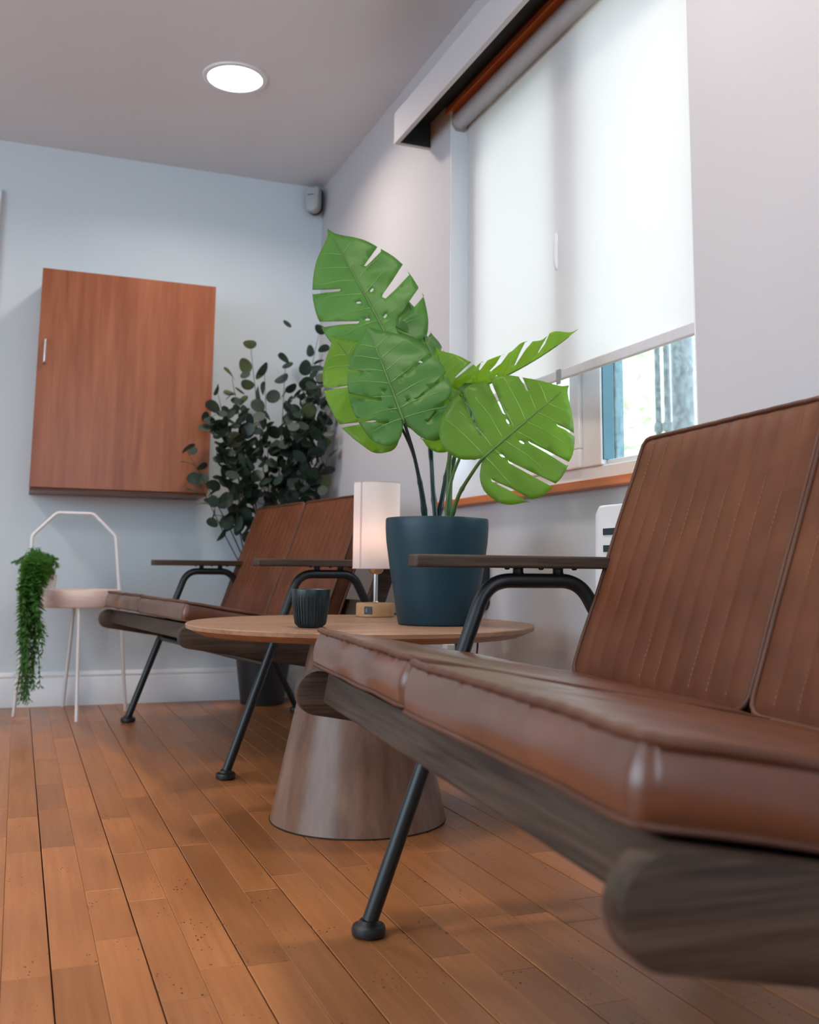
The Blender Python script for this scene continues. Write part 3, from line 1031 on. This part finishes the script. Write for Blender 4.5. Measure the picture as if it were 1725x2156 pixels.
SLITS = {11: ([(.20, .17, .045), (.43, .14, .052), (.69, .13, .026)], [(.33, .16, .026), (.60, .17, .024)]),
         12: ([(.08, .17, .016), (.30, .15, .016), (.54, .15, .024)], [(.16, .15, .016), (.40, .14, .018), (.64, .14, .018)]),
         13: ([(.45, .16, .018)], [(.24, .16, .016), (.60, .15, .018)]),
         14: ([(.06, .15, .016), (.30, .13, .018), (.53, .12, .018), (.75, .16, .014)], [(.28, .13, .018), (.54, .14, .018), (.77, .16, .016)])}
def leaf_outline(seed, cut=1.0):
    """monstera half outlines in (x across, y along), width about 1 (+-.5), length 1 base->tip; returns outer polygon and holes"""
    rg = random.Random(seed)
    env = [(.0, .0), (.035, -.06), (.10, -.135), (.20, -.175), (.31, -.150), (.40, -.075), (.46, .04), (.495, .17), (.50, .30), (.48, .44), (.435, .57), (.365, .69), (.275, .795), (.18, .875), (.09, .935), (.03, .985), (0, 1.04)]
    fine = spline([(x, y, 0) for x, y in env], 6)
    fine = [(p.x, p.y) for p in fine]
    def side(sgn):
        slits = []
        for c, (ym, inner) in enumerate(((.10, .20), (.30, .15), (.50, .12), (.70, .12))):
            if cut < .6 and c in (0,):
                continue
            ym += rg.uniform(-.03, .03)
            slits.append((ym, inner + rg.uniform(-.02, .07), .022 + .012 * rg.random()))
        if seed in SLITS:
            slits = SLITS[seed][0 if sgn > 0 else 1]
        out = []
        done = [False] * len(slits)
        for i, (x, y) in enumerate(fine):
            if i > 30:
                for k, (ym, inn, w0) in enumerate(slits):
                    if not done[k] and y >= ym:
                        done[k] = True
                        # slit: from the margin inwards, slanting back towards the base
                        x0 = x
                        inn_ = min(inn, x0 * .62)
                        yi = ym - .42 * (x0 - inn_)
                        out.append((x0 + .002, ym - w0))
                        out.append((x0 * .5 + inn_ * .5, (ym + yi) / 2 - w0 * .75))
                        out.append((inn_ + .022, yi - w0 * .35))
                        out.append((inn_, yi + .004))
                        out.append((inn_ + .018, yi + w0 * .45))
                        out.append((x0 * .5 + inn_ * .5, (ym + yi) / 2 + w0 * .6))
                        out.append((x0 - .006, ym + w0 * .9))
            if out and any(done[k] and slits[k][0] - .03 < y < slits[k][0] + .055 for k in range(len(slits))) and i > 30:
                continue
            out.append((x, y))
        return [(sgn * x, y) for x, y in out], slits
    rs, _ = side(1)
    ls, _ = side(-1)
    poly = rs + ls[::-1][1:-1]
    holes = []
    for sgn in (1, -1):
        for c in (.16, .34):
            if rg.random() < .75:
                hx, hy = sgn * rg.uniform(.07, .10), c + rg.uniform(-.03, .05)
                holes.append([(hx + .022 * sgn * math.cos(k / 8 * 2 * math.pi) , hy + .010 * math.sin(k / 8 * 2 * math.pi) + .3 * .022 * math.cos(k / 8 * 2 * math.pi)) for k in range(8)])
    return poly, holes

def pip(p, poly):
    x, y = p
    c = False
    n = len(poly)
    j = n - 1
    for i in range(n):
        xi, yi = poly[i]
        xj, yj = poly[j]
        if (yi > y) != (yj > y) and x < (xj - xi) * (y - yi) / (yj - yi) + xi:
            c = not c
        j = i
    return c

def monstera_leaf(base, tip, nrm, width, seed, droop=.05, fold=.10, cut=1.0, ribmat='rib_light', left=1.0, back=1.0):
    base, tip, nrm = Vector(base), Vector(tip), Vector(nrm)
    m_ = tip - base
    L = m_.length
    m_.normalize()
    nrm = (nrm - nrm.dot(m_) * m_).normalized()
    s = m_.cross(nrm)
    poly, holes = leaf_outline(seed, cut)
    pts = list(poly)
    edges = [(i, (i + 1) % len(poly)) for i in range(len(poly))]
    for h in holes:
        o = len(pts)
        pts += h
        edges += [(o + i, o + (i + 1) % len(h)) for i in range(len(h))]
    g = -.17
    while g < 1.0:
        x = -.48
        while x < .49:
            p = (x + .013 * math.sin(g * 40), g)
            if pip(p, poly) and not any(pip(p, h) for h in holes):
                if min((p[0] - q[0]) ** 2 + (p[1] - q[1]) ** 2 for q in pts[:len(poly)]) > .0005:
                    pts.append(p)
            x += .055
        g += .05
    for k in range(1, 20):
        pts.append((0, k / 20))
    rv = delaunay_2d_cdt([Vector(p) for p in pts], edges, [], 0, 1e-5)
    V2, F2 = rv[0], rv[2]
    def place(x, y, dn=0.0):
        if x < 0:
            x *= left
        elif y < 0:
            y *= back
        ax = abs(x)
        c = -fold * ax * width * 1.0 - droop * L * (y - .3) ** 2 * 1.6
        lob = math.sin(y * 19 + seed) * .014 * min(1, ax / .3)
        c += lob * L + .02 * L * math.exp(-(x / .05) ** 2) * 0
        rid = math.cos((y + ax * .55) * 30) * .006 * min(1, ax / .15)
        c += rid * L
        return base + m_ * (y * L) + s * (x * width) + nrm * (c + dn) - O
    m = MB()
    vs = [place(p.x, p.y) for p in V2]
    fs = []
    for f in F2:
        cx = sum(V2[i].x for i in f) / len(f)
        cy = sum(V2[i].y for i in f) / len(f)
        if pip((cx, cy), poly) and not any(pip((cx, cy), h) for h in holes):
            fs.append(tuple(f))
    m.add(vs, fs)
    lf = m.build('leaf', 'monstera_yellow_lit' if seed in (13, 14, 15, 16) else 'monstera', mo, 179)
    # thickness
    sd = lf.modifiers.new('thickness', 'SOLIDIFY')
    sd.thickness = .0007
    rb = MB()
    q = [place(0, -.02 + k / 20 * 1.0, .0009) for k in range(20)]
    rb.tube(q, [.0024 * (1 - .8 * i / 19) + .0004 for i in range(20)], 6)
    rb.build('midrib', 'rib_dark', lf, 179)
    rg = random.Random(seed + 99)
    vn = MB()
    for sgn in (1, -1):
        for y0 in (.02, .12, .24, .37, .50, .63, .76):
            pts3 = []
            for k in range(8):
                r_ = k / 7
                x = sgn * r_ * .40 * (1 - max(0, y0 - .4) * .75)
                y = y0 + r_ * (.20 - .22 * max(0, .35 - y0) * 2.2) - .06 * r_ * r_
                if pip((x, y), poly) and not any(pip((x, y), h) for h in holes):
                    pts3.append(place(x, y, .0006))
                else:
                    break
            if len(pts3) > 2:
                vn.tube(pts3, [.0008 * (1 - .7 * i / len(pts3)) for i in range(len(pts3))], 5)
    vn.build('side_veins', ribmat, lf, 179)
    return lf

LEAVES = [((.804, 2.245, 1.135), (.681, 2.338, 1.411), (-.378, -.915, .139), .262, 11, .05, .14, 1.0),
          ((.773, 2.034, .890), (.710, 2.111, 1.118), (-.370, -.907, .203), .262, 12, .08, .10, 1.0),
          ((.785, 2.103, .899), (.671, 2.254, 1.124), (-.397, -.843, .363), .225, 13, .08, .08, .5),
          ((.916, 1.927, .803), (1.115, 1.911, .972), (-.263, -.939, .221), .290, 14, .05, .08, 1.0),
          ((.974, 2.094, .981), (1.230, 2.045, 1.118), (.433, -.346, -.832), .150, 15, .10, .35, 1.0),
          ((.951, 2.138, .892), (.919, 2.206, 1.100), (-.690, -.713, .126), .205, 16, .05, .10, 1.0),
          ((.941, 2.175, .967), (.869, 2.271, 1.255), (.344, -.859, .378), .165, 17, .06, .25, 1.0),
          ((.941, 2.062, .849), (.967, 2.072, 1.005), (.450, -.893, -.018), .150, 18, .08, .10, .5)]
for i, (b_, t_, n_, w_, sd, dr, fo, cu) in enumerate(LEAVES):
    monstera_leaf(b_, t_, n_, w_, sd, dr, fo, cu, left=.74 if sd == 12 else 1.0, back=1.5 if sd == 12 else 1.0)

# ================================================================== BACK WALL THINGS
# wall cabinet
cb = thing('wall_cabinet', (.366, D, .852), 'cherry wood wall cabinet with one slim handle', 'cabinet')
DY = .282
m = MB().box(-.342, .342, -DY + .020, -.001, .0, .884)
m.build('carcass', 'cherry_dark', cb, bevel=.001)
box_obj('door', 'cherry', -.3445, .3445, -DY, -DY + .019, .012, .886, cb, .001)
dr = [o for o in cb.children if o.name.startswith('door')][0]
hx = -.318
MB().tube(fillet([(hx, -DY, .500), (hx, -DY - .022, .500), (hx, -DY - .022, .592), (hx, -DY, .592)], [0, .006, .006, 0], 5), .0042, 10).build('handle', 'silver', dr, 60)

# motion sensor in the corner
ms = thing('motion_sensor', (1.190, 4.345, 2.207), 'small white motion sensor high in the corner', 'sensor', R(-38))
ol = []
for k in range(9):
    a = math.pi + math.pi * k / 8
    ol.append((.033 * math.cos(a), .034 + .034 * math.sin(a)))
for k in range(5):
    a = math.pi / 2 * k / 4
    ol.append((.021 + .012 * math.cos(a), .104 + .014 * math.sin(a)))
for k in range(5):
    a = math.pi / 2 + math.pi / 2 * k / 4
    ol.append((-.021 + .012 * math.cos(a), .104 + .014 * math.sin(a)))
MB().prism(ol, -.030, .012, lambda a, b, h: (a, h, b)).build('sensor_body', 'sensor', ms, 30, bevel=.003)
MB().prism([(a * .8, b * .62 + .004) for a, b in ol], -.0335, -.030, lambda a, b, h: (a, h, b)).build('lens', 'sensor', ms, 30, bevel=.001)
box_obj('lens_slit', 'sensor_dark', -.022, .010, -.0345, -.030, .080, .0825, ms, 0)
MB().prism([(a * 1.09, b * 1.05 - .003) for a, b in ol], .012, .026, lambda a, b, h: (a, h, b)).build('wall_bracket', 'sensor_dark', ms, 30)

# ------------------------------------------------------------------ tray table with hoop handle
TC = Vector((.223, 4.150, 0))
tt = thing('tray_side_table', TC, 'white metal side table with round birch tray and hoop handle', 'table')
hoop = fillet([(-.205, -.005, 0), (-.178, 0, .45), (-.178, 0, .678), (-.092, 0, .768), (.044, 0, .768), (.134, 0, .680), (.160, 0, .45), (.206, .018, 0)], [0, .2, .03, .03, .03, .03, .2, 0], 6)
MB().tube(hoop, .0065, 12).build('hoop_frame', 'white_metal', tt, 60)
MB().tube([(.010, -.215, 0), (0, -.150, .415)], .0065, 12).build('leg', 'white_metal', tt, 60)
MB().tube([(-.020, .212, 0), (0, .150, .415)], .0065, 12).build('leg', 'white_metal', tt, 60)
tr = MB().lathe([(.155, .405), (.163, .407), (.166, .412), (.168, .468), (.167, .471), (.163, .471), (.161, .468), (.159, .418), (.001, .416)], 80).build('tray', 'pink_wood', tt, 40)
# small trailing plant in a white pot on the tray
tp_ = thing('trailing_fern', (.100, 4.085, .4165), 'green trailing fern in a white pot hanging off the tray', 'plant')
MB().lathe([(.030, 0), (.033, .002), (.043, .108), (.044, .112), (.041, .112), (.039, .104), (.001, .102)], 40).build('plant_pot', 'white_metal', tp_, 40)
MB().lathe([(.038, .1025), (.001, .106)], 24).build('soil', 'soil', tp_, 60)
rg = random.Random(21)
OT = Vector((.100, 4.085, .4165))
fol = MB()
def frond(path, wl):
    q = spline(path, 10)
    for i in range(1, len(q)):
        tdir = (q[i] - q[i - 1]).normalized()
        for k in range(3):
            a = rg.uniform(0, 2 * math.pi)
            ref = Vector((math.cos(a), math.sin(a) * .8, rg.uniform(-.3, .3)))
            o = (ref - ref.dot(tdir) * tdir).normalized()
            ln = wl * rg.uniform(.5, 1.15) * (1 - .5 * i / len(q))
            e = q[i] + o * ln + tdir * ln * .6 + Vector((0, 0, -.006))
            sdv = o.cross(tdir).normalized() * ln * .17
            mid = q[i].lerp(e, .5)
            fol.add([q[i], mid + sdv, e, mid - sdv], [(0, 1, 2, 3)])
            # pinnae along the leaflet
            sd2 = o.cross(tdir).normalized()
            for j in (.35, .6, .8):
                b0 = q[i].lerp(e, j)
                for sg in (1, -1):
                    e2 = b0 + sd2 * sg * ln * .32 + (e - q[i]) * .16
                    fol.add([b0, b0.lerp(e2, .5) + (e - q[i]) * .07, e2], [(0, 1, 2)])
stem_m = MB()
for k in range(52):
    z0 = .108
    ang = rg.uniform(0, 2 * math.pi)
    if k < 32:      # strands that fall over the tray edge
        sx, sy = rg.uniform(-.075, -.02), rg.uniform(-.185, -.12)
        low = rg.choice((-.10, -.16, -.22, -.28, -.32))
        top = Vector((sx * .7, sy * .55, .155 + rg.uniform(-.01, .03)))
        pth = [(0, 0, z0), top, (sx, sy, .07), (sx + rg.uniform(-.015, .015), sy - .005, (.07 + low) / 2), (sx + rg.uniform(-.01, .03), sy, low)]
        wl = .038
    elif k < 48:    # crown tufts
        rr = rg.uniform(.03, .10)
        pth = [(0, 0, z0), (rr * .5 * math.cos(ang) - .015, rr * .6 * math.sin(ang) - .03, .165 + rg.uniform(-.01, .02)), (rr * math.cos(ang) - .025, rr * math.sin(ang) - .05, .150 + rg.uniform(-.06, .02))]
        wl = .030
    else:
        pth = [(0, 0, z0), (-.04, -.13, .15), (-.058, -.165, -.05), (-.050, -.165, -.25), (-.042 + .01 * (k - 50), -.165, -.335)]
        wl = .026
    frond(pth, wl)
    stem_m.tube(spline(pth, 6), .0012, 5)
stem_m.build('vine_stems', 'fern', tp_, 179)
tag(fol.build('foliage', 'fern', tp_), kind='stuff')

# ------------------------------------------------------------------ eucalyptus in the corner
EO = Vector((.990, 4.238, 0))
eu = thing('potted_eucalyptus', EO, 'dark round-leaf eucalyptus in a charcoal pot in the corner', 'plant')
MB().lathe([(.086, 0), (.090, .003), (.112, .17), (.128, .355), (.130, .362), (.126, .364), (.122, .355), (.120, .33), (.001, .328)], 64).build('plant_pot', 'dark_pot', eu, 40)
MB().lathe([(.119, .3285), (.001, .335)], 32).build('soil', 'soil', eu, 60)
rg = random.Random(5)
def leaf_mesh(name, mat, rx, ry):
    m = MB()
    n = 14
    vs = [(0, 0, .0)]
    for k in range(n):
        a = 2 * math.pi * k / n
        x = rx * math.sin(a)
        y = ry - ry * math.cos(a)
        z = .12 * rx * (x / rx) ** 2 - .10 * ry * (y / ry - 1) ** 2
        vs.append((x, y, z))
    vs[0] = (0, ry, -.006 * 0)
    m.add(vs, [(0, 1 + k, 1 + (k + 1) % n) for k in range(n)])
    o = m.build(name, mat, eu, 179)
    return o
protos = [leaf_mesh('leaf', 'euc', .0305, .0325), leaf_mesh('leaf', 'euc', .026, .029), leaf_mesh('leaf', 'euc_pale', .030, .031), leaf_mesh('leaf', 'euc', .018, .030)]
used = [False] * 4
# branch tips (world) guessed from the spread of the crown
TIPS = [(.605, 4.02, 1.02), (.65, 4.00, .90), (.72, 4.04, 1.27), (.78, 4.06, 1.34), (.885, 4.20, 1.50), (.80, 4.02, 1.20), (.93, 4.12, 1.38), (1.03, 4.16, 1.44),
        (1.17, 4.14, 1.58), (1.195, 4.16, 1.50), (1.19, 4.06, 1.36), (1.10, 4.08, 1.32), (1.20, 4.10, 1.18), (1.19, 3.99, 1.22), (1.12, 4.02, 1.12), (.76, 4.02, 1.10), (1.20, 4.04, 1.04),
        (.82, 4.08, .72), (.74, 4.05, 1.02), (1.13, 4.08, .98), (1.16, 4.10, 1.26)]
nleaf = 0
for bi, tip in enumerate(TIPS):
    tip = Vector(tip) - EO
    st = Vector((rg.uniform(-.05, .05), rg.uniform(-.06, .03), .32))
    if tip.z > .8:
        mid = Vector((tip.x * .45 + rg.uniform(-.03, .03), tip.y * .4 - .02, .32 + (tip.z - .32) * .5))
        pth = [st, mid, tip]
    else:
        pth = [st, Vector((tip.x * .55, tip.y * .5, .86)), Vector((tip.x * .9, tip.y * .9, .84)), tip]
    q = spline(pth, 14)
    MB().tube(q, [.0042 * (1 - .75 * i / (len(q) - 1)) for i in range(len(q))], 7).build('branch', 'twig', eu, 179)
    n = len(q)
    i0 = int(n * .42)
    cnt = 13
    for k in range(cnt):
        i = i0 + int((n - 1 - i0) * (k / (cnt - 1)) ** .85)
        i = min(i, n - 1)
        p = q[i]
        tdir = (q[i] - q[max(0, i - 1)]).normalized()
        if (p + EO).z < .66:
            continue
        a = k * 2.4 + rg.uniform(-.5, .5)
        o1 = tdir.orthogonal().normalized()
        o2 = tdir.cross(o1)
        outd = (o1 * math.cos(a) + o2 * math.sin(a) + tdir * .55).normalized()
        wn_ = outd.cross(Vector((rg.uniform(-1, 1), rg.uniform(-1, 1), rg.uniform(-1, 1)))).normalized()
        zax = outd.cross(wn_).normalized()
        pi = 2 if ((bi in (3, 4) and k > 8) or rg.random() < .05) else rg.choice((0, 0, 0, 1, 1, 3))
        if used[pi]:
            lf = protos[pi].copy()
            COL.objects.link(lf)
            lf.parent = eu
        else:
            lf = protos[pi]
            used[pi] = True
        sc = rg.uniform(.85, 1.2)
        mt = Matrix((wn_, outd, zax)).transposed().to_4x4() @ Matrix.Scale(sc, 4)
        end = p + outd * .072 * sc + EO
        if end.x > W - .012:
            p = p - Vector((end.x - W + .014, 0, 0))
        if end.y > D - .012:
            p = p - Vector((0, end.y - D + .014, 0))
        mt.translation = p + outd * .006
        lf.matrix_basis = mt
        nleaf += 1

lm2 = MB()
for k in range(230):
    if k % 3 == 0:
        c_, rx_, ry_, rz_ = Vector((.80, 4.08, 1.10)), .10, .07, .16
    elif k % 3 == 1:
        c_, rx_, ry_, rz_ = Vector((1.12, 4.12, 1.20)), .09, .10, .20
    else:
        c_, rx_, ry_, rz_ = Vector((1.02, 4.12, 1.02)), .14, .08, .16
    p = c_ + Vector((rg.gauss(0, rx_ * .6), rg.gauss(0, ry_ * .6), rg.gauss(0, rz_ * .6)))
    p.x = min(p.x, W - .06)
    p.y = min(max(p.y, 3.99), D - .07)
    if p.x < .76:
        p.y = min(p.y, 4.04)
    a = Vector((rg.uniform(-1, 1), rg.uniform(-1, 1), rg.uniform(-1, 1))).normalized()
    b = a.orthogonal().normalized()
    r_ = rg.uniform(.020, .030)
    lm2.add([p - EO + r_ * (math.cos(q_ * math.pi / 5) * a + math.sin(q_ * math.pi / 5) * b) for q_ in range(10)], [tuple(range(10))])
tag(lm2.build('leaf_mass', 'euc', eu), kind='stuff')

# ================================================================== WINDOW WALL THINGS
# white panel heater half hidden by the near bench
ht = thing('panel_heater', (W - .062, 1.730, 0), 'white slotted panel heater under the window, behind the near bench', 'heater')
ol = [(.166, .06), (.148, .688), (.132, .705), (-.132, .705), (-.148, .688), (-.166, .06)]
MB().prism(ol, -.026, .040, lambda a, b, h: (h, a, b)).build('shell', 'heater', ht, 30, bevel=.006, seg=3)
for k in range(9):
    z = .655 - k * .0355
    MB().prism([(.113, z), (-.113, z), (-.113, z - .014), (.113, z - .014)], -.0275, -.020, lambda a, b, h: (h, a, b)).build('slot', 'slot', ht)
for yy in (-.11, .11):
    box_obj('foot', 'heater', -.035, .045, yy - .015, yy + .015, 0, .062, ht, .003)

# power socket with a white plug
so = thing('wall_socket', (W, 2.822, .330), 'black-framed wall socket with a white plug, under the table edge', 'socket')
box_obj('faceplate', 'rubber', -.010, 0, -.060, .058, -.030, .030, so, .003)
box_obj('plug', 'white_metal', -.040, -.010, -.030, .004, -.022, .014, so, .004)
box_obj('rocker', 'grey_plastic', -.013, -.0095, .022, .036, -.010, .012, so, .001)

# small dark device on the wall, mostly hidden by the monstera pot
wd = thing('wall_box', (W, 2.636, .452), 'small black box on the wall, mostly hidden behind the teal pot', 'box')
m = MB()
ol = [(-.060, .018), (-.042, 0), (.06, 0), (.06, .135), (-.060, .135)]
m.prism(ol, -.045, -.001, lambda a, b, h: (h, a, b)).build('housing', 'rubber', wd, 30, bevel=.004)
box_obj('grille', 'slot', -.0475, -.045, -.045, .05, .02, .122, wd, .001)
